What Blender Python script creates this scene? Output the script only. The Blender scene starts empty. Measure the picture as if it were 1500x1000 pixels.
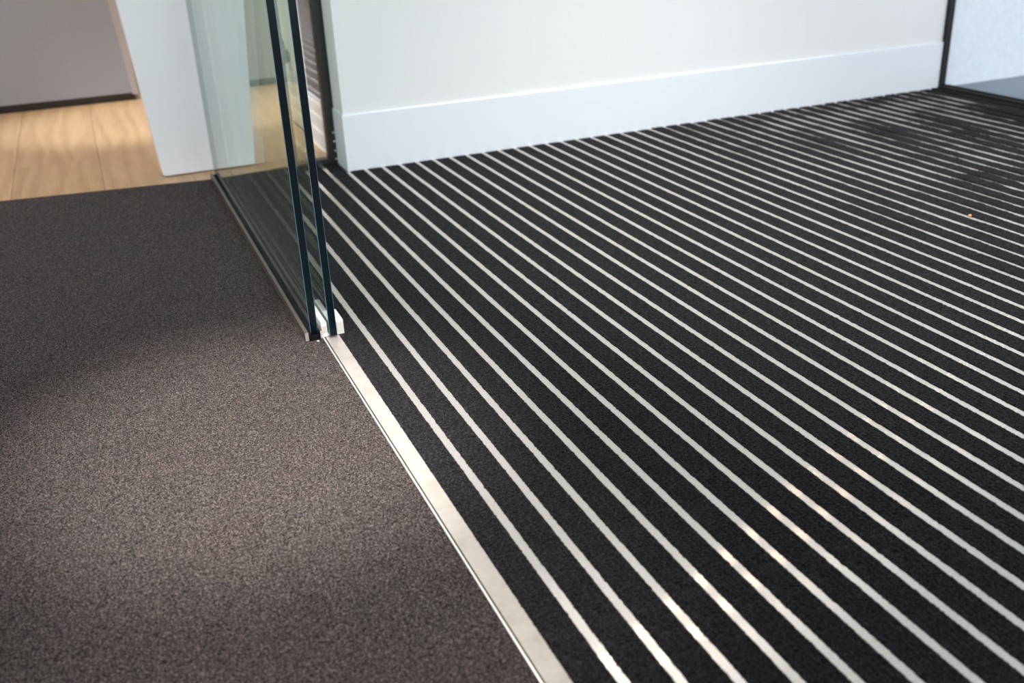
import bpy, bmesh, math, random
import numpy as np
from mathutils import Matrix, Vector

U = 0.04          # one mat pitch (rail to rail) in metres; all plan numbers below are in pitches
sc = bpy.context.scene
col = sc.collection
random.seed(7)
rng = np.random.default_rng(11)

# ---------------------------------------------------------------- camera
cam_data = bpy.data.cameras.new('camera')
cam = bpy.data.objects.new('camera', cam_data)
col.objects.link(cam)
cr = Vector((0.9211997657529011, -0.38680816649890765, -0.04207652441152153))
cu = Vector((0.1948989765005736, 0.36513607500489426, 0.910324137705383))
cf = Vector((0.3367571536520478, 0.8467910539559175, -0.41175178251514294))
cam.matrix_world = Matrix((
    (cr.x, cu.x, -cf.x, 0.0),
    (cr.y, cu.y, -cf.y, 0.0),
    (cr.z, cu.z, -cf.z, 14.0285 * U),
    (0, 0, 0, 1)))
cam_data.sensor_width = 36.0
cam_data.lens = 36.0 * 1478.48 / 1500.0
cam_data.clip_start = 0.02
cam_data.dof.use_dof = True
cam_data.dof.focus_distance = 1.28
cam_data.dof.aperture_fstop = 5.6
sc.camera = cam

# ---------------------------------------------------------------- world, lights, exposure
world = bpy.data.worlds.new('world')
sc.world = world
world.use_nodes = True
wn = world.node_tree.nodes
wn['Background'].inputs[0].default_value = (0.86, 0.92, 1.0, 1)
wn['Background'].inputs[1].default_value = 1.05


def area(name, loc, target, sx, sy, power, color):
    d = bpy.data.lights.new(name, 'AREA')
    d.shape = 'RECTANGLE'
    d.size, d.size_y = sx, sy
    d.energy, d.color = power, color
    o = bpy.data.objects.new(name, d)
    o.location = loc
    o.rotation_euler = (Vector(target) - Vector(loc)).to_track_quat('-Z', 'Y').to_euler()
    col.objects.link(o)
    return o


def spot(name, loc, target, power, color, deg=70, blend=0.6, radius=0.03):
    d = bpy.data.lights.new(name, 'SPOT')
    d.energy, d.color = power, color
    d.spot_size, d.spot_blend = math.radians(deg), blend
    d.shadow_soft_size = radius
    o = bpy.data.objects.new(name, d)
    o.location = loc
    o.rotation_euler = (Vector(target) - Vector(loc)).to_track_quat('-Z', 'Y').to_euler()
    col.objects.link(o)
    return o


WARM = (1.0, 0.74, 0.48)
# warm track spots over the partition: their glints run along the aluminium rails
for k, (lx, ly) in enumerate(((0.50, 2.394), (0.50, 2.62), (1.25, 2.661), (1.25, 2.832))):
    spot('track_lamp', (lx, ly, 2.4), (lx * 0.9, 0.75, 0), 4.0, WARM, 60, 0.5, 0.022)
# daylight through the open shopfront behind and to the right of the camera
area('daylight_front', (0.85, -2.6, 1.0), (0.9, 2.2, 0.25), 1.5, 1.5, 52.0, (1.0, 0.98, 0.99))
area('daylight_right', (3.0, 0.4, 0.9), (1.9, 2.1, 0.1), 1.2, 1.0, 14.0, (0.84, 0.92, 1.0))
# added fill light that brightens the column and desk from the left
area('column_fill', (-2.0, 0.3, 0.5), (0.1, 2.5, 0.4), 0.9, 1.2, 44.0, (0.97, 0.98, 1.0))
# added spot brightening the far mat and rails, then the threshold ceiling spot
spot('mat_fill', (1.20, 1.40, 2.5), (1.15, 1.50, 0), 330.0, (1.0, 0.98, 0.95), 46, 1.0, 0.08)
spot('threshold_spot', (0.13, 0.56, 2.5), (0.105, 1.06, 0), 860.0, (1.0, 0.93, 0.90), 16.5, 1.0, 0.05)
spot('threshold_spot', (0.13, 0.20, 2.5), (0.115, 0.72, 0), 230.0, (1.0, 0.93, 0.90), 17, 1.0, 0.05)  # second spot, added to stretch the carpet's light pool towards the camera
# lights added to brighten the room beyond the glass
area('room_fill', (-0.2, 2.75, 2.55), (0.0, 2.9, 0), 1.4, 0.9, 30.0, (1.0, 0.95, 0.90))  # added soft panel, lifts the oak and the desk front
spot('glare_spot', (0.0, 2.3, 2.5), (0.08, 3.08, 0), 320.0, (0.84, 0.92, 1.0), 18, 0.8, 0.05)  # added cool spot standing in for the pale glare on the oak
spot('door_fill', (-0.6, 3.0, 1.7), (0.50, 2.80, 0.32), 110.0, (0.97, 1.0, 0.97), 26, 0.6, 0.05)  # unseen lamp added to brighten the pale door behind the glass

sc.view_settings.view_transform = 'Standard'
sc.view_settings.look = 'None'
sc.view_settings.gamma = 1.0
sc.view_settings.use_curve_mapping = False
sc.view_settings.exposure = 0.0


# ---------------------------------------------------------------- material helpers
def mat(name, color=(0.5, 0.5, 0.5), rough=0.5, metal=0.0, spec=0.5):
    m = bpy.data.materials.new(name)
    m.use_nodes = True
    b = m.node_tree.nodes['Principled BSDF']
    b.inputs['Base Color'].default_value = (*color, 1)
    b.inputs['Roughness'].default_value = rough
    b.inputs['Metallic'].default_value = metal
    b.inputs['Specular IOR Level'].default_value = spec
    return m, m.node_tree, b


def node(nt, kind, **kw):
    n = nt.nodes.new(kind)
    for k, v in kw.items():
        setattr(n, k, v)
    return n


def setin(n, **kw):
    for k, v in kw.items():
        n.inputs[k.replace('_', ' ')].default_value = v
    return n


def coords(nt, scale=(1, 1, 1), kind='Object'):
    tc = node(nt, 'ShaderNodeTexCoord')
    mp = node(nt, 'ShaderNodeMapping')
    mp.inputs['Scale'].default_value = scale
    nt.links.new(tc.outputs[kind], mp.inputs['Vector'])
    return mp.outputs['Vector']


def ramp(nt, fac, stops):
    r = node(nt, 'ShaderNodeValToRGB')
    while len(r.color_ramp.elements) < len(stops):
        r.color_ramp.elements.new(0.5)
    for e, (p, c) in zip(r.color_ramp.elements, stops):
        e.position = p
        e.color = (*c, 1)
    nt.links.new(fac, r.inputs['Fac'])
    return r.outputs['Color']


def noise(nt, vec, scale, detail=3.0, rough=0.55):
    n = node(nt, 'ShaderNodeTexNoise')
    setin(n, Scale=scale, Detail=detail, Roughness=rough)
    nt.links.new(vec, n.inputs['Vector'])
    return n.outputs['Fac']


def mixcol(nt, fac, a, b, mode='MIX'):
    m = node(nt, 'ShaderNodeMix', data_type='RGBA', blend_type=mode)
    if hasattr(fac, 'links'):
        nt.links.new(fac, m.inputs[0])
    else:
        m.inputs[0].default_value = fac
    for s, v in ((6, a), (7, b)):
        if hasattr(v, 'links'):
            nt.links.new(v, m.inputs[s])
        else:
            m.inputs[s].default_value = (*v, 1)
    return m.outputs[2]


def bump(nt, b, height, strength=0.3, dist=0.001):
    n = node(nt, 'ShaderNodeBump')
    n.inputs['Strength'].default_value = strength
    n.inputs['Distance'].default_value = dist
    nt.links.new(height, n.inputs['Height'])
    nt.links.new(n.outputs['Normal'], b.inputs['Normal'])


# ---------------------------------------------------------------- materials
def carpet_material(name, dark, mid, light, sheen, fine, red, green):
    m, nt, b = mat(name, mid, 0.95, 0, 0.2)
    v = coords(nt)
    f = noise(nt, v, fine, 2.0, 0.6)
    c = ramp(nt, f, ((0.37, dark), (0.51, mid), (0.68, light)))  # dark stop puts the shade of crevices between loops into the colour
    big = noise(nt, v, 9.0, 3.0, 0.6)
    tint = ramp(nt, big, ((0.35, green), (0.65, red)))
    c2 = mixcol(nt, 1.0, c, tint, 'MULTIPLY')
    nt.links.new(c2, b.inputs['Base Color'])
    b.inputs['Sheen Weight'].default_value = sheen
    b.inputs['Sheen Roughness'].default_value = 0.45
    f2 = noise(nt, v, fine * 1.3, 2.0, 0.7)
    bump(nt, b, f2, 0.8, 0.0012)
    return m


M = {}
M['carpet'] = carpet_material('carpet_pile', (0.0020, 0.0014, 0.0012), (0.030, 0.0240, 0.0225), (0.150, 0.126, 0.120),
                              0.05, 640.0, (1.05, 0.98, 0.98), (0.97, 1.0, 0.97))
M['insert'] = carpet_material('mat_pile', (0.002, 0.002, 0.002), (0.0062, 0.0060, 0.0064), (0.036, 0.035, 0.037),
                              0.05, 560.0, (1.05, 0.99, 1.0), (0.97, 1.0, 1.02))
M['insert'].node_tree.nodes['Principled BSDF'].inputs['Specular IOR Level'].default_value = 0.09

m, nt, b = mat('brushed_aluminium', (0.74, 0.71, 0.67), 0.6, 0.0, 0.3)
v = coords(nt, (60, 3.0, 60))
c = ramp(nt, noise(nt, v, 6.0, 3.0, 0.6), ((0.3, (0.44, 0.41, 0.37)), (0.7, (0.54, 0.51, 0.47))))
nt.links.new(c, b.inputs['Base Color'])
# drawn along Y: a narrow lobe along the rail and a wide one across it
gl = node(nt, 'ShaderNodeBsdfAnisotropic')
gl.inputs['Color'].default_value = (0.86, 0.81, 0.75, 1)
gl.inputs['Roughness'].default_value = 0.18
gl.inputs['Anisotropy'].default_value = 0.86
tg = node(nt, 'ShaderNodeCombineXYZ')
tg.inputs[1].default_value = 1.0
nt.links.new(tg.outputs[0], gl.inputs['Tangent'])
mx = node(nt, 'ShaderNodeMixShader')
mx.inputs[0].default_value = 0.70
nt.links.new(b.outputs[0], mx.inputs[1])
nt.links.new(gl.outputs[0], mx.inputs[2])
nt.links.new(mx.outputs[0], nt.nodes['Material Output'].inputs['Surface'])
M['alu'] = m

m, nt, b = mat('frame_aluminium', (0.5, 0.47, 0.43), 0.42, 0.55, 0.5)
v = coords(nt, (1, 1, 1))
c = ramp(nt, noise(nt, v, 38.0, 4.0, 0.62), ((0.30, (0.42, 0.385, 0.34)), (0.55, (0.49, 0.455, 0.41)), (0.8, (0.53, 0.50, 0.46))))
nt.links.new(c, b.inputs['Base Color'])
M['frame'] = m
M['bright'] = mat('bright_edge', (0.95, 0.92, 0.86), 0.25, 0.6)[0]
M['black'] = mat('black_gap', (0.012, 0.011, 0.011), 0.8, 0, 0.2)[0]
M['rubber'] = mat('black_rubber', (0.005, 0.005, 0.005), 0.7, 0, 0.1)[0]

m, nt, b = mat('bronze_channel', (0.13, 0.108, 0.096), 0.38, 0.5)
v = coords(nt, (30, 1.5, 30))
bump(nt, b, noise(nt, v, 10.0, 2.0), 0.15, 0.001)
M['bronze'] = m
M['cut'] = mat('cut_metal', (0.62, 0.60, 0.57), 0.4, 0.7)[0]


def glass_material(name, tint, ior_r0=0.04):
    m = bpy.data.materials.new(name)
    m.use_nodes = True
    nt = m.node_tree
    nt.nodes.remove(nt.nodes['Principled BSDF'])
    out = nt.nodes['Material Output']
    geo = node(nt, 'ShaderNodeNewGeometry')
    dot = node(nt, 'ShaderNodeVectorMath', operation='DOT_PRODUCT')
    nt.links.new(geo.outputs['Normal'], dot.inputs[0])
    nt.links.new(geo.outputs['Incoming'], dot.inputs[1])
    ab = node(nt, 'ShaderNodeMath', operation='ABSOLUTE')
    nt.links.new(dot.outputs['Value'], ab.inputs[0])
    inv = node(nt, 'ShaderNodeMath', operation='SUBTRACT')
    inv.inputs[0].default_value = 1.0
    nt.links.new(ab.outputs[0], inv.inputs[1])
    pw = node(nt, 'ShaderNodeMath', operation='POWER')
    nt.links.new(inv.outputs[0], pw.inputs[0])
    pw.inputs[1].default_value = 5.3
    ma = node(nt, 'ShaderNodeMath', operation='MULTIPLY_ADD')
    nt.links.new(pw.outputs[0], ma.inputs[0])
    ma.inputs[1].default_value = 1.0 - ior_r0
    ma.inputs[2].default_value = ior_r0
    tr = node(nt, 'ShaderNodeBsdfTransparent')
    tr.inputs[0].default_value = (*tint, 1)
    gl = node(nt, 'ShaderNodeBsdfGlossy')
    gl.inputs['Color'].default_value = (0.93, 0.98, 0.96, 1)
    gl.inputs['Roughness'].default_value = 0.0
    mx = node(nt, 'ShaderNodeMixShader')
    nt.links.new(ma.outputs[0], mx.inputs[0])
    nt.links.new(tr.outputs[0], mx.inputs[1])
    nt.links.new(gl.outputs[0], mx.inputs[2])
    nt.links.new(mx.outputs[0], out.inputs['Surface'])
    return m


M['glass'] = glass_material('clear_glass', (0.93, 0.975, 0.955))
M['window_glass'] = glass_material('window_glass', (0.985, 0.99, 0.99))
M['glass_edge'] = mat('glass_edge', (0.0015, 0.0065, 0.0095), 0.22, 0, 0.10)[0]
M['arris'] = mat('glass_arris', (0.08, 0.15, 0.20), 0.25, 0, 0.4)[0]

m, nt, b = mat('white_plastic', (0.74, 0.73, 0.70), 0.35)
M['plastic'] = m

m, nt, b = mat('white_wall_paint', (0.80, 0.80, 0.80), 0.75, 0, 0.3)
v = coords(nt)
bump(nt, b, noise(nt, v, 260.0, 2.0), 0.05, 0.0006)
M['wall'] = m
M['skirting'] = mat('white_skirting', (0.80, 0.83, 0.88), 0.35, 0, 0.5)[0]
M['side_wall'] = mat('dark_grey_paint', (0.19, 0.178, 0.19), 0.7, 0, 0.3)[0]
M['door'] = mat('pale_door_paint', (0.80, 0.82, 0.76), 0.5)[0]
M['fitting'] = mat('dark_fitting', (0.03, 0.05, 0.055), 0.35, 0.4)[0]
M['black_metal'] = mat('black_powder_coat', (0.010, 0.010, 0.010), 0.45, 0.0, 0.4)[0]
M['dark_metal'] = mat('dark_bronze_sill', (0.030, 0.024, 0.022), 0.4, 0.4)[0]
M['screw'] = mat('screw_head', (0.5, 0.48, 0.45), 0.3, 0.9)[0]
M['column'] = mat('white_lacquer', (0.80, 0.81, 0.83), 0.4, 0, 0.4)[0]
M['cabinet'] = mat('grey_laminate', (0.245, 0.243, 0.258), 0.55, 0, 0.4)[0]
M['cabinet_edge'] = mat('taupe_edge_band', (0.34, 0.30, 0.29), 0.5)[0]
M['plinth'] = mat('black_gloss_plinth', (0.010, 0.010, 0.013), 0.12, 0, 0.6)[0]
M['ceiling'] = mat('white_ceiling_paint', (0.82, 0.82, 0.82), 0.9)[0]
M['slab'] = mat('screed', (0.12, 0.11, 0.10), 0.9)[0]
M['crumb'] = mat('orange_crumb', (0.75, 0.36, 0.12), 0.7)[0]
M['fleck'] = mat('pale_fleck', (0.82, 0.80, 0.76), 0.6)[0]

m, nt, b = mat('rough_render', (0.78, 0.82, 0.87), 0.9, 0, 0.2)
v = coords(nt)
c = ramp(nt, noise(nt, v, 55.0, 4.0, 0.7), ((0.3, (0.73, 0.77, 0.82)), (0.7, (0.82, 0.85, 0.89))))
nt.links.new(c, b.inputs['Base Color'])
bump(nt, b, noise(nt, v, 180.0, 3.0), 0.5, 0.003)
M['render'] = m

m, nt, b = mat('grey_paving', (0.24, 0.27, 0.31), 0.8)
v = coords(nt)
c = ramp(nt, noise(nt, v, 6.0, 5.0, 0.6), ((0.3, (0.23, 0.27, 0.31)), (0.7, (0.31, 0.35, 0.40))))
nt.links.new(c, b.inputs['Base Color'])
M['paving'] = m

# oak planks: grain runs along Y, each plank gets its own tone
m, nt, b = mat('oak', (0.6, 0.4, 0.25), 0.30, 0, 0.45)
oi = node(nt, 'ShaderNodeObjectInfo')
tc = node(nt, 'ShaderNodeTexCoord')
off = node(nt, 'ShaderNodeVectorMath', operation='SCALE')
cmb = node(nt, 'ShaderNodeCombineXYZ')
cmb.inputs[0].default_value = 7.1
cmb.inputs[1].default_value = 3.7
nt.links.new(cmb.outputs[0], off.inputs[0])
nt.links.new(oi.outputs['Random'], off.inputs['Scale'])
addv = node(nt, 'ShaderNodeVectorMath', operation='ADD')
nt.links.new(tc.outputs['Object'], addv.inputs[0])
nt.links.new(off.outputs[0], addv.inputs[1])
mp = node(nt, 'ShaderNodeMapping')
mp.inputs['Scale'].default_value = (9.0, 1.3, 1.0)
nt.links.new(addv.outputs[0], mp.inputs['Vector'])
wv = node(nt, 'ShaderNodeTexWave', wave_type='BANDS', bands_direction='X')
setin(wv, Scale=0.8, Distortion=9.0, Detail=4.0, Detail_Scale=1.6)
nt.links.new(mp.outputs[0], wv.inputs['Vector'])
grain = ramp(nt, wv.outputs['Fac'], ((0.0, (0.56, 0.35, 0.18)), (0.5, (0.61, 0.385, 0.205)), (1.0, (0.64, 0.415, 0.23))))
mp2 = node(nt, 'ShaderNodeMapping')
mp2.inputs['Scale'].default_value = (120.0, 5.0, 1.0)
nt.links.new(addv.outputs[0], mp2.inputs['Vector'])
fine = ramp(nt, noise(nt, mp2.outputs[0], 2.0, 4.0, 0.6), ((0.3, (0.86, 0.84, 0.82)), (0.7, (1.05, 1.05, 1.05))))
g2 = mixcol(nt, 1.0, grain, fine, 'MULTIPLY')
tone = ramp(nt, oi.outputs['Random'], ((0.0, (0.86, 0.84, 0.80)), (1.0, (1.08, 1.08, 1.10))))
g3 = mixcol(nt, 1.0, g2, tone, 'MULTIPLY')
nt.links.new(g3, b.inputs['Base Color'])
M['oak'] = m


# ---------------------------------------------------------------- mesh helpers
def link_mesh(name, me, parent=None, loc=(0, 0, 0)):
    o = bpy.data.objects.new(name, me)
    col.objects.link(o)
    o.location = loc
    if parent is not None:
        o.parent = parent
    return o


def finish(name, bm, material, parent=None, smooth=False):
    """material: one material or a list; geometry is in pitches, world position; the parent's place is subtracted."""
    ofs = Vector((0, 0, 0))
    p = parent
    while p is not None:
        ofs += Vector(p.location)
        p = p.parent
    bmesh.ops.scale(bm, vec=(U, U, U), verts=bm.verts)
    bmesh.ops.translate(bm, vec=-ofs, verts=bm.verts)
    bmesh.ops.recalc_face_normals(bm, faces=bm.faces)
    me = bpy.data.meshes.new(name)
    bm.to_mesh(me)
    bm.free()
    if smooth:
        me.polygons.foreach_set('use_smooth', [True] * len(me.polygons))
    for mm in (material if isinstance(material, (list, tuple)) else [material]):
        me.materials.append(mm)
    return link_mesh(name, me, parent)


def box(bm, x0, x1, y0, y1, z0, z1, bevel=0.0, mi=0):
    vs = [bm.verts.new((x, y, z)) for x in (x0, x1) for y in (y0, y1) for z in (z0, z1)]
    idx = ((0, 1, 3, 2), (4, 6, 7, 5), (0, 4, 5, 1), (2, 3, 7, 6), (0, 2, 6, 4), (1, 5, 7, 3))
    fs = [bm.faces.new([vs[i] for i in q]) for q in idx]
    for f in fs:
        f.material_index = mi
    if bevel:
        es = list({e for f in fs for e in f.edges})
        bmesh.ops.bevel(bm, geom=es, offset=bevel, segments=2, affect='EDGES', profile=0.5)
    return fs


def prism(bm, pts, axis, a, c, mi=0):
    """extrude a polygon; axis 'y': pts are (x, z); axis 'z': pts are (x, y); axis 'x': pts are (y, z)"""
    def P(q, w):
        return {'y': (q[0], w, q[1]), 'z': (q[0], q[1], w), 'x': (w, q[0], q[1])}[axis]
    A = [bm.verts.new(P(q, a)) for q in pts]
    B = [bm.verts.new(P(q, c)) for q in pts]
    n = len(pts)
    fs = [bm.faces.new(A), bm.faces.new(B[::-1])]
    for i in range(n):
        fs.append(bm.faces.new((A[i], B[i], B[(i + 1) % n], A[(i + 1) % n])))
    for f in fs:
        f.material_index = mi
    return fs


def disc(bm, cx, cy, cz, r, depth, axis, seg=20, bevel=0.0):
    R = Matrix.Rotation(math.pi / 2, 4, 'Y' if axis == 'x' else 'X') if axis != 'z' else Matrix()
    g = bmesh.ops.create_cone(bm, cap_ends=True, segments=seg, radius1=r, radius2=r, depth=depth,
                              matrix=Matrix.Translation((cx, cy, cz)) @ R)
    if bevel:
        es = [e for e in {e for v_ in g['verts'] for e in v_.link_edges} if len(e.link_faces) == 2 and e.calc_face_angle() > 1]
        bmesh.ops.bevel(bm, geom=es, offset=bevel, segments=3, affect='EDGES', profile=0.5)


def one(name, args, material, parent=None, bevel=0.0):
    bm = bmesh.new()
    box(bm, *args, bevel=bevel)
    return finish(name, bm, material, parent)


def struct(o):
    o['kind'] = 'structure'
    return o


def thing(name, label, cat, loc=(0, 0, 0)):
    o = bpy.data.objects.new(name, None)
    o.empty_display_size = 0.05
    o.location = (loc[0] * U, loc[1] * U, loc[2] * U)
    col.objects.link(o)
    o['label'], o['category'] = label, cat
    return o


def tag(o, label, cat):
    o['label'], o['category'] = label, cat
    return o


def grid_mesh(name, X, Y, Z, material, smooth=True):
    """X, Y, Z: 2-D arrays (rows, columns) in metres"""
    nr, nc = X.shape
    co = np.stack([X, Y, Z], -1).reshape(-1, 3).astype(np.float32)
    i = np.arange(nr * nc).reshape(nr, nc)
    q = np.stack([i[:-1, :-1], i[:-1, 1:], i[1:, 1:], i[1:, :-1]], -1).reshape(-1, 4)
    me = bpy.data.meshes.new(name)
    me.vertices.add(len(co))
    me.vertices.foreach_set('co', co.ravel())
    me.loops.add(q.size)
    me.loops.foreach_set('vertex_index', q.ravel().astype(np.int32))
    me.polygons.add(len(q))
    me.polygons.foreach_set('loop_start', np.arange(0, q.size, 4, dtype=np.int32))
    me.polygons.foreach_set('loop_total', np.full(len(q), 4, np.int32))
    me.update(calc_edges=True)
    me.polygons.foreach_set('use_smooth', np.full(len(q), smooth))
    me.materials.append(material)
    return me


# ---------------------------------------------------------------- setting
floor = struct(one('floor', (-60, 55.3, -90, 140, -3.0, -0.45), M['slab']))

# oak planks, children of the floor
plank_mesh = None
plank_w = 4.7
first_x = -5.0 - 3 * plank_w
breaks = [[92, 124], [74, 104, 138], [65.8, 96, 128], [88, 120], [79, 109], [70, 100, 132], [90, 122], [76, 106], [84, 116]]
for k in range(9):
    x0 = first_x + k * plank_w
    ys = [56.65] + [q for q in breaks[k % len(breaks)] if q < 134] + [134]
    if k == 3:
        ys = [56.65, 65.8, 96, 134]
    if k == 2:
        ys = [56.65, 72, 104, 134]
    if k == 4:
        ys = [56.65, 88, 120, 134]
    for a, c in zip(ys[:-1], ys[1:]):
        bm = bmesh.new()
        box(bm, x0 + 0.009, min(x0 + plank_w, 12.25) - 0.009, a + 0.009, c - 0.009, -0.44, -0.03, bevel=0.008)
        finish('plank', bm, M['oak'], floor)

# white partition with a tall skirting
struct(one('wall_back', (12.33, 54.0, 54.2, 56.35, -0.4, 40.0), M['wall']))
bm = bmesh.new()
prism(bm, [(54.07, -0.35), (54.2, -0.35), (54.2, 3.1), (54.13, 3.1), (54.07, 3.04)], 'x', 12.25, 54.0)
prism(bm, [(12.25, -0.35), (12.33, -0.35), (12.33, 3.1), (12.27, 3.1), (12.25, 3.05)], 'y', 54.2, 56.35)
struct(finish('baseboard_back', bm, M['skirting']))

# side wall behind the framed pane, with its own skirting and a pale door
struct(one('wall_side', (12.35, 14.5, 57.1, 63.0, -0.4, 55.0), M['side_wall']))
bm = bmesh.new()
prism(bm, [(12.24, -0.02), (12.35, -0.02), (12.35, 3.05), (12.28, 3.05), (12.24, 3.0)], 'y', 57.1, 63.0)
struct(finish('baseboard_side', bm, M['skirting']))
door = struct(one('door_1', (12.33, 13.4, 63.05, 86.0, 0.08, 52.0), M['door'], bevel=0.05))
for (dy, dz, r) in ((68.95, 5.1, 0.30), (67.92, 4.5, 0.44)):
    bm = bmesh.new()
    disc(bm, 12.05, dy, dz, r, 0.5, 'x', 24, 0.08)
    finish('round_fitting', bm, M['fitting'], door, True)
struct(one('wall_far', (-60, 40, 134, 136, -0.4, 66.0), M['wall']))
struct(one('baseboard_far', (-60, 40, 133.7, 134, -0.02, 3.0), M['skirting']))
struct(one('wall_left', (-62, -60, -90, 136, -0.4, 66.0), M['wall']))
struct(one('light_blocker', (-62, 6, -12, -10, -0.4, 66.0), M['wall']))  # unseen blocker behind the camera, added to shade the carpet's left side
struct(one('ceiling', (-62, 55.3, -92, 136, 66.0, 68.0), M['ceiling']))

# shopfront glazing on the right
win = struct(one('window_1', (54.03, 54.47, 53.90, 54.3, 0.0, 66.0), M['black_metal'], bevel=0.04))
bm = bmesh.new()
box(bm, 53.95, 54.85, -90, 53.92, 0.0, 0.2, bevel=0.03)
finish('sill_rail', bm, M['dark_metal'], win)
one('glass_pane', (54.24, 54.36, -88, 53.92, 0.2, 64.0), M['window_glass'], win)
one('glazing_gasket', (54.18, 54.42, -88, 53.9, 0.2, 0.26), M['rubber'], win)
struct(one('wall_outside', (54.5, 150, 54.2, 58, -1.0, 62.0), M['render']))
struct(one('pavement', (54.86, 200, -150, 54.25, -2.0, 0.0), M['paving']))

# ---------------------------------------------------------------- entrance mat
entrance_mat = thing('entrance_mat', 'recessed entrance mat of black carpet strips between aluminium rails', 'mat', (30, 10, 0))
Y_NEAR = -77.0
one('base_tray', (5.9, 53.95, Y_NEAR, 54.0, -0.42, -0.30), M['black'], entrance_mat)
one('base_tray', (5.9, 12.2, 54.0, 56.6, -0.42, -0.30), M['black'], entrance_mat)

bm = bmesh.new()
box(bm, 5.87, 6.35, Y_NEAR, 56.6, -0.42, 0.0, bevel=0.012)
finish('edge_frame', bm, M['frame'], entrance_mat)
one('edge_gap', (5.825, 5.87, Y_NEAR, 56.6, -0.42, -0.06), M['black'], entrance_mat)
bm = bmesh.new()
box(bm, 5.775, 5.825, Y_NEAR, 56.6, -0.42, 0.012, bevel=0.01)
finish('edge_trim', bm, M['bright'], entrance_mat)

RAIL_W = 0.232
X0 = 6.2314
N_RAIL = 47


def rail_mesh(y1):
    bm = bmesh.new()
    w = RAIL_W / 2 + 0.03
    prism(bm, [(-w, -0.28), (w, -0.28), (w, -0.012), (w - 0.012, 0.0), (-w + 0.012, 0.0), (-w, -0.012)], 'y', Y_NEAR, y1)
    bmesh.ops.scale(bm, vec=(U, U, U), verts=bm.verts)
    bmesh.ops.recalc_face_normals(bm, faces=bm.faces)
    me = bpy.data.meshes.new('aluminium_rail')
    bm.to_mesh(me)
    bm.free()
    me.materials.append(M['alu'])
    return me


def smooth1(a, n):
    k = np.hanning(n + 2)[1:-1]
    return np.convolve(a, k / k.sum(), 'same')


def insert_mesh(y1, seed, lift, wob):
    """one carpet strip: a pile surface of little loops with ragged edges; x = 0 is its middle"""
    r = np.random.default_rng(seed)
    y = np.concatenate([np.arange(Y_NEAR * U, 6 * U, 0.02), np.arange(6 * U, 32 * U, 0.00125), np.arange(32 * U, y1 * U, 0.0018), [y1 * U]])
    half = (1 - RAIL_W) / 2 * U
    base = np.linspace(-half, half, 23)
    nr = len(y)
    X = np.repeat(base[None], nr, 0)
    Yg = np.repeat(y[:, None], len(base), 1)
    nc = len(base)
    X = X + r.normal(0, 0.00028, X.shape)
    # ragged edges: short tufts lean out over the rails
    for cidx, s in ((0, -1), (nc - 1, 1)):
        rag = np.abs(r.normal(0, 0.00052, nr)) + 0.00025 * np.clip(smooth1(r.normal(0, 1, nr), 9) * 1.2, -0.6, 1.2)
        X[:, cidx] = s * half + s * rag
        X[:, cidx - s] = s * (half - 0.0006) + s * rag * 0.6
    Yg = Yg + r.normal(0, 0.00028, Yg.shape)
    xs = base / half
    ribs = 0.00022 * np.cos(xs * math.pi * 5.0)
    body = np.full(nr, lift)
    body = body + wob * np.clip(smooth1(r.normal(0, 1, nr), 161) * 7.0 + smooth1(r.normal(0, 1, nr), 31) * 1.5, -0.8, 2.0)
    Z = body[:, None] + ribs[None] + 0.00050 * r.normal(0, 1, X.shape)
    Z = np.clip(Z, 0.00005, None)
    prof = np.ones(nc)
    prof[[1, -2]] = 0.8
    prof[[0, -1]] = 0.25
    Z = Z * prof[None]
    # skirts down into the tray
    def pad(A, l, rr):
        return np.concatenate([l, A, rr], 1)
    X2 = pad(X, X[:, :1] * 0.99, X[:, -1:] * 0.99)
    Y2 = pad(Yg, Yg[:, :1], Yg[:, -1:])
    Z2 = pad(Z, np.full((nr, 1), -0.009), np.full((nr, 1), -0.009))
    return grid_mesh('carpet_insert', X2, Y2, Z2, M['insert'])


rail_short, rail_long = rail_mesh(54.02), rail_mesh(56.6)
near_var = [insert_mesh(54.02, s, 0.0007, 0.0001) for s in range(4)]
far_var = [insert_mesh(54.02, s + 20, 0.0011, 0.0009) for s in range(3)]
worn_var = [insert_mesh(54.02, s + 40, 0.0016, 0.0020) for s in range(3)]
long_var = [insert_mesh(56.6, s + 60, 0.0006, 0.0001) for s in range(2)]
base_loc = Vector(entrance_mat.location)
for n in range(1, N_RAIL):
    o = link_mesh('aluminium_rail', rail_long if n <= 5 else rail_short, entrance_mat)
    o.location = Vector(((X0 + n) * U, 0, 0)) - base_loc
for n in range(0, N_RAIL + 1):
    x_mid = X0 + n + 0.5
    if n <= 5:
        me = long_var[n % 2]
    elif n < 24:
        me = near_var[(n * 3 + n // 4) % 4]
    elif n < 31:
        me = far_var[(n * 2 + n // 3) % 3]
    else:
        me = worn_var[(n * 2 + n // 3) % 3]
    if x_mid > 54.0:
        continue
    o = link_mesh('carpet_insert', me, entrance_mat)
    o.location = Vector((x_mid * U, 0, 0)) - base_loc
    if n == 0:
        o.location.x += 0.0
        o.scale.x = 0.985

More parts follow.
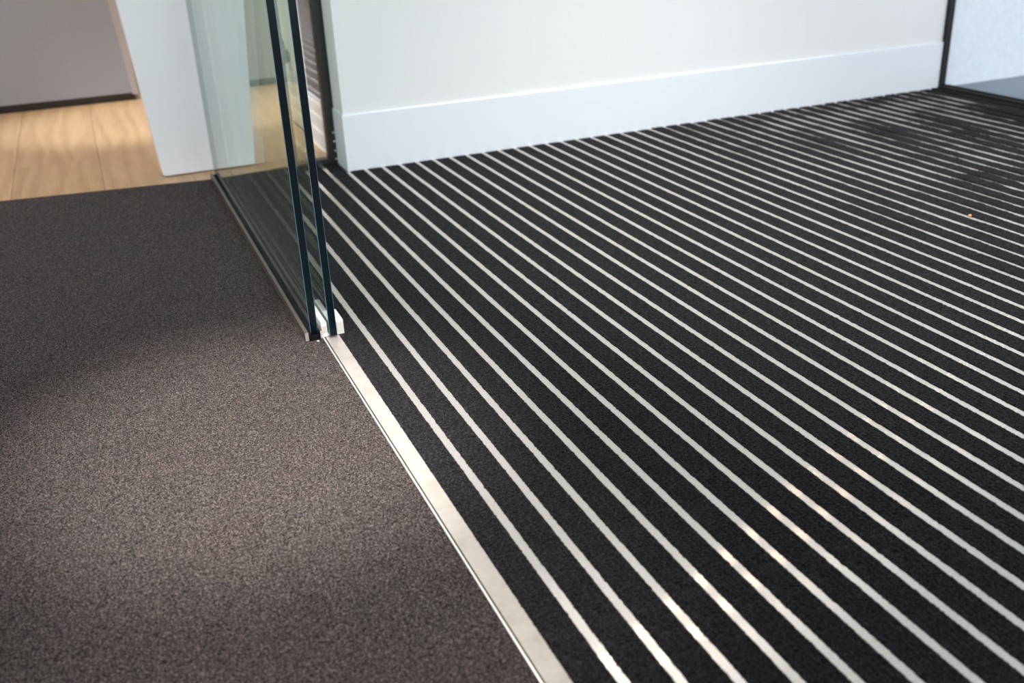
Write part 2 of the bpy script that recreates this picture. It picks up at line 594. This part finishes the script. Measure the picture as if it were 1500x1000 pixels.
# ---------------------------------------------------------------- carpet on the left
def carpet_surface():
    def patch(y0, y1, x0, x1, step, amp):
        ny, nx = int((y1 - y0) / step), int((x1 - x0) / step)
        Yv, Xv = np.meshgrid(np.linspace(y0, y1, ny), np.linspace(x0, x1, nx), indexing='ij')
        Xj, Yj = Xv.copy(), Yv.copy()
        Xj[1:-1, 1:-1] += rng.uniform(-0.42, 0.42, (ny - 2, nx - 2)) * step
        Yj[1:-1, 1:-1] += rng.uniform(-0.42, 0.42, (ny - 2, nx - 2)) * step
        Z = rng.normal(0, 1, (ny, nx))
        Z = np.clip(Z, -1.6, 1.6) * amp
        return Xj, Yj, Z
    return patch


patch = carpet_surface()
carpet = thing('carpet', 'large grey brown coarse pile carpet left of the striped mat', 'carpet', (0, 30, 0))


def slant(x):   # far edge of the carpet, metres in and out
    xu = x / U
    return (56.65 + np.clip(5.2 - xu, 0, None) * 0.145) * U


xl, xr = -4.9 * U, 5.77 * U
Xg, Yg, Zg = patch(11 * U, 34 * U, xl, xr, 0.00115, 0.00058)
me = grid_mesh('near_pile', Xg, Yg, Zg - 0.0006, M['carpet'])
o = link_mesh('near_pile', me, carpet, -Vector(carpet.location))
o['kind'] = 'stuff'
xl2 = -9.0 * U
Xg, Yg, Zg = patch(0.0, 1.0, xl2, xr, 0.0022, 0.00045)
# rows from Y = 34 to the slanted far edge
t = Yg
yend = slant(Xg)
Yg2 = 34 * U + (yend - 34 * U) * t
nyr = int(26.5 * U / 0.0020)
Yl, Xl = np.meshgrid(np.linspace(0, 1, nyr), np.linspace(xl2, xr, int((xr - xl2) / 0.0020)), indexing='ij')
Xl = Xl + rng.uniform(-0.4, 0.4, Xl.shape) * 0.002 * (np.abs(Yl - 0.5) < 0.499)
Xl = np.clip(Xl, xl2, xr)
Yl2 = 34 * U + (slant(Xl) - 34 * U) * Yl
Zl = np.clip(rng.normal(0, 1, Xl.shape), -1.6, 1.6) * 0.00048 - 0.0006
Zl[-1] = -0.0004
me = grid_mesh('far_pile', Xl, Yl2, Zl, M['carpet'])
o = link_mesh('far_pile', me, carpet, -Vector(carpet.location))
o['kind'] = 'stuff'
# the carpet's body under the pile, also the part beyond the frame
bm = bmesh.new()
prism(bm, [(-40, -60), (5.77, -60), (5.77, 56.63), (5.2, 56.63), (-40, 56.63 + 45.2 * 0.145)], 'z', -0.43, -0.05)
o = finish('backing', bm, M['carpet'], carpet)

# ---------------------------------------------------------------- glass screen, sliding leaf, guide
def pane(name, x0, x1, y0, y1, z0, z1, parent=None):
    """glass sheet with chamfered arrises; faces 0 glass, 1 ground edge, 2 arris"""
    c = 0.018
    bm = bmesh.new()
    pts = [(x0 + c, y0), (x1 - c, y0), (x1, y0 + c), (x1, y1 - c), (x1 - c, y1), (x0 + c, y1), (x0, y1 - c), (x0, y0 + c)]
    prism(bm, pts, 'z', z0, z1)
    bmesh.ops.recalc_face_normals(bm, faces=bm.faces)
    for f in bm.faces:
        nx, ny = abs(f.normal.x), abs(f.normal.y)
        f.material_index = 0 if nx > 0.95 else (2 if nx > 0.3 and ny > 0.3 else 1)
    return finish(name, bm, [M['glass'], M['glass_edge'], M['arris']], parent)


screen = thing('glass_screen', 'fixed frameless glass screen standing in the dark floor channel', 'glass screen', (5.5, 32.4, 0))
pane('glass_pane', 5.40, 5.665, 32.40, 56.62, 0.14, 58.0, screen)
bm = bmesh.new()
prism(bm, [(5.17, 0.0), (5.765, 0.0), (5.765, 0.30), (5.70, 0.30), (5.70, 0.02), (5.29, 0.02), (5.29, 0.31), (5.17, 0.31)], 'y', 32.2, 56.7)
for f in bm.faces:
    f.material_index = 0
bm.faces.ensure_lookup_table()
bm.faces[0].material_index = 1
bm.faces[1].material_index = 1
ch = finish('floor_channel', bm, [M['bronze'], M['cut']], screen)
ch['label'] = 'dark bronze U channel with cut metal end'
bm = bmesh.new()
prism(bm, [(5.295, 0.0), (5.70, 0.0), (5.70, 0.19), (5.67, 0.22), (5.67, 0.12), (5.395, 0.12), (5.395, 0.24), (5.295, 0.24)], 'y', 32.185, 56.65)
finish('rubber_gasket', bm, M['rubber'], screen)

slider = pane('sliding_glass_door', 6.00, 6.265, 32.10, 57.4, 0.07, 58.0)
tag(slider, 'frameless sliding glass door leaf just right of the fixed screen, above the aluminium frame', 'glass door')

guide = thing('floor_guide', 'white plastic floor guide around the foot of the sliding glass', 'door guide', (6.1, 33, 0))
bm = bmesh.new()
prism(bm, [(32.24, 0.02), (34.55, 0.02), (34.55, 0.54), (32.30, 0.54), (32.24, 0.48)], 'x', 5.775, 5.955)
finish('guide_cheek', bm, M['plastic'], guide)
bm = bmesh.new()
prism(bm, [(32.24, 0.02), (33.30, 0.02), (33.30, 0.54), (32.30, 0.54), (32.24, 0.48)], 'x', 6.30, 6.54)
finish('guide_cheek', bm, M['plastic'], guide)
one('guide_foot', (5.775, 6.54, 32.28, 34.55, 0.013, 0.055), M['plastic'], guide, 0.01)
bm = bmesh.new()
box(bm, 5.80, 5.93, 32.235, 32.30, 0.16, 0.42)
finish('roller_slot', bm, M['cut'], guide)

# ---------------------------------------------------------------- framed pane beside the partition
framed = thing('framed_glass_pane', 'black framed fixed glass pane beside the end of the white partition', 'glass pane', (12, 56.6, 0))
bm = bmesh.new()
box(bm, 11.80, 12.32, 56.37, 57.05, 0.0, 58.0, bevel=0.03)
finish('frame_post', bm, M['black_metal'], framed)
bm = bmesh.new()
box(bm, 9.6, 10.0, 56.37, 57.05, 0.0, 58.0, bevel=0.03)
finish('frame_post', bm, M['black_metal'], framed)
bm = bmesh.new()
box(bm, 10.0, 11.80, 56.37, 57.05, 0.0, 0.28, bevel=0.03)
finish('bottom_rail', bm, M['black_metal'], framed)
one('glass_pane', (10.0, 11.80, 56.62, 56.74, 0.28, 58.0), M['window_glass'], framed)
for z in (0.25, 0.72, 1.25, 1.75):
    bm = bmesh.new()
    disc(bm, 12.17, 56.33, z, 0.07, 0.08, 'y', 12, 0.015)
    finish('screw', bm, M['screw'], framed, True)

# ---------------------------------------------------------------- white tapered column and grey desk
bm = bmesh.new()
zt = 34.0
slope = 0.70 / 9.46
prism(bm, [(2.86, 0.02), (7.50, 0.02), (7.50 + slope * zt, zt), (2.86 - slope * zt, zt)], 'y', 58.6, 60.4)
bmesh.ops.bevel(bm, geom=list(bm.edges), offset=0.06, segments=2, affect='EDGES')
tag(finish('column', bm, M['column']), 'white column that tapers towards the oak floor, behind the glass', 'column')

desk = thing('reception_desk', 'grey panelled reception desk on a black recessed plinth behind the white column', 'desk', (-4, 86, 0))
sl = 0.53 / 7.1
bm = bmesh.new()
prism(bm, [(-24, 0.62), (3.02, 0.56), (3.02 - sl * 26, 27), (-24, 27)], 'y', 85.0, 96.0)
finish('front_panel', bm, M['cabinet'], desk)
bm = bmesh.new()
prism(bm, [(3.025, 0.42), (3.42, 0.42), (3.42 - 0.03 * 26, 27), (3.025 - sl * 26, 27)], 'y', 84.98, 96.0)
finish('edge_panel', bm, M['cabinet_edge'], desk)
one('plinth', (-24, 3.2, 85.3, 95.5, -0.02, 0.65), M['plinth'], desk)
bm = bmesh.new()
box(bm, -24.3, 3.4 - sl * 26, 84.6, 96.4, 27.0, 28.0, bevel=0.1)
finish('worktop', bm, M['column'], desk)

# ---------------------------------------------------------------- specks on the floor
def speck(name, x, y, z, r, material, label, cat, seed):
    rr = random.Random(seed)
    bm = bmesh.new()
    bmesh.ops.create_icosphere(bm, subdivisions=1, radius=r)
    for v_ in bm.verts:
        v_.co *= rr.uniform(0.7, 1.25)
        v_.co.z = v_.co.z * 0.6 + z
        v_.co.x += x
        v_.co.y += y
    tag(finish(name, bm, material), label, cat)


speck('crumb', 34.32, 31.6, 0.06, 0.085, M['crumb'], 'tiny orange crumb lying on the striped mat', 'crumb', 1)
speck('fleck', 5.55, 32.0, 0.02, 0.045, M['fleck'], 'tiny white fleck on the carpet at the end of the floor channel', 'fleck', 2)
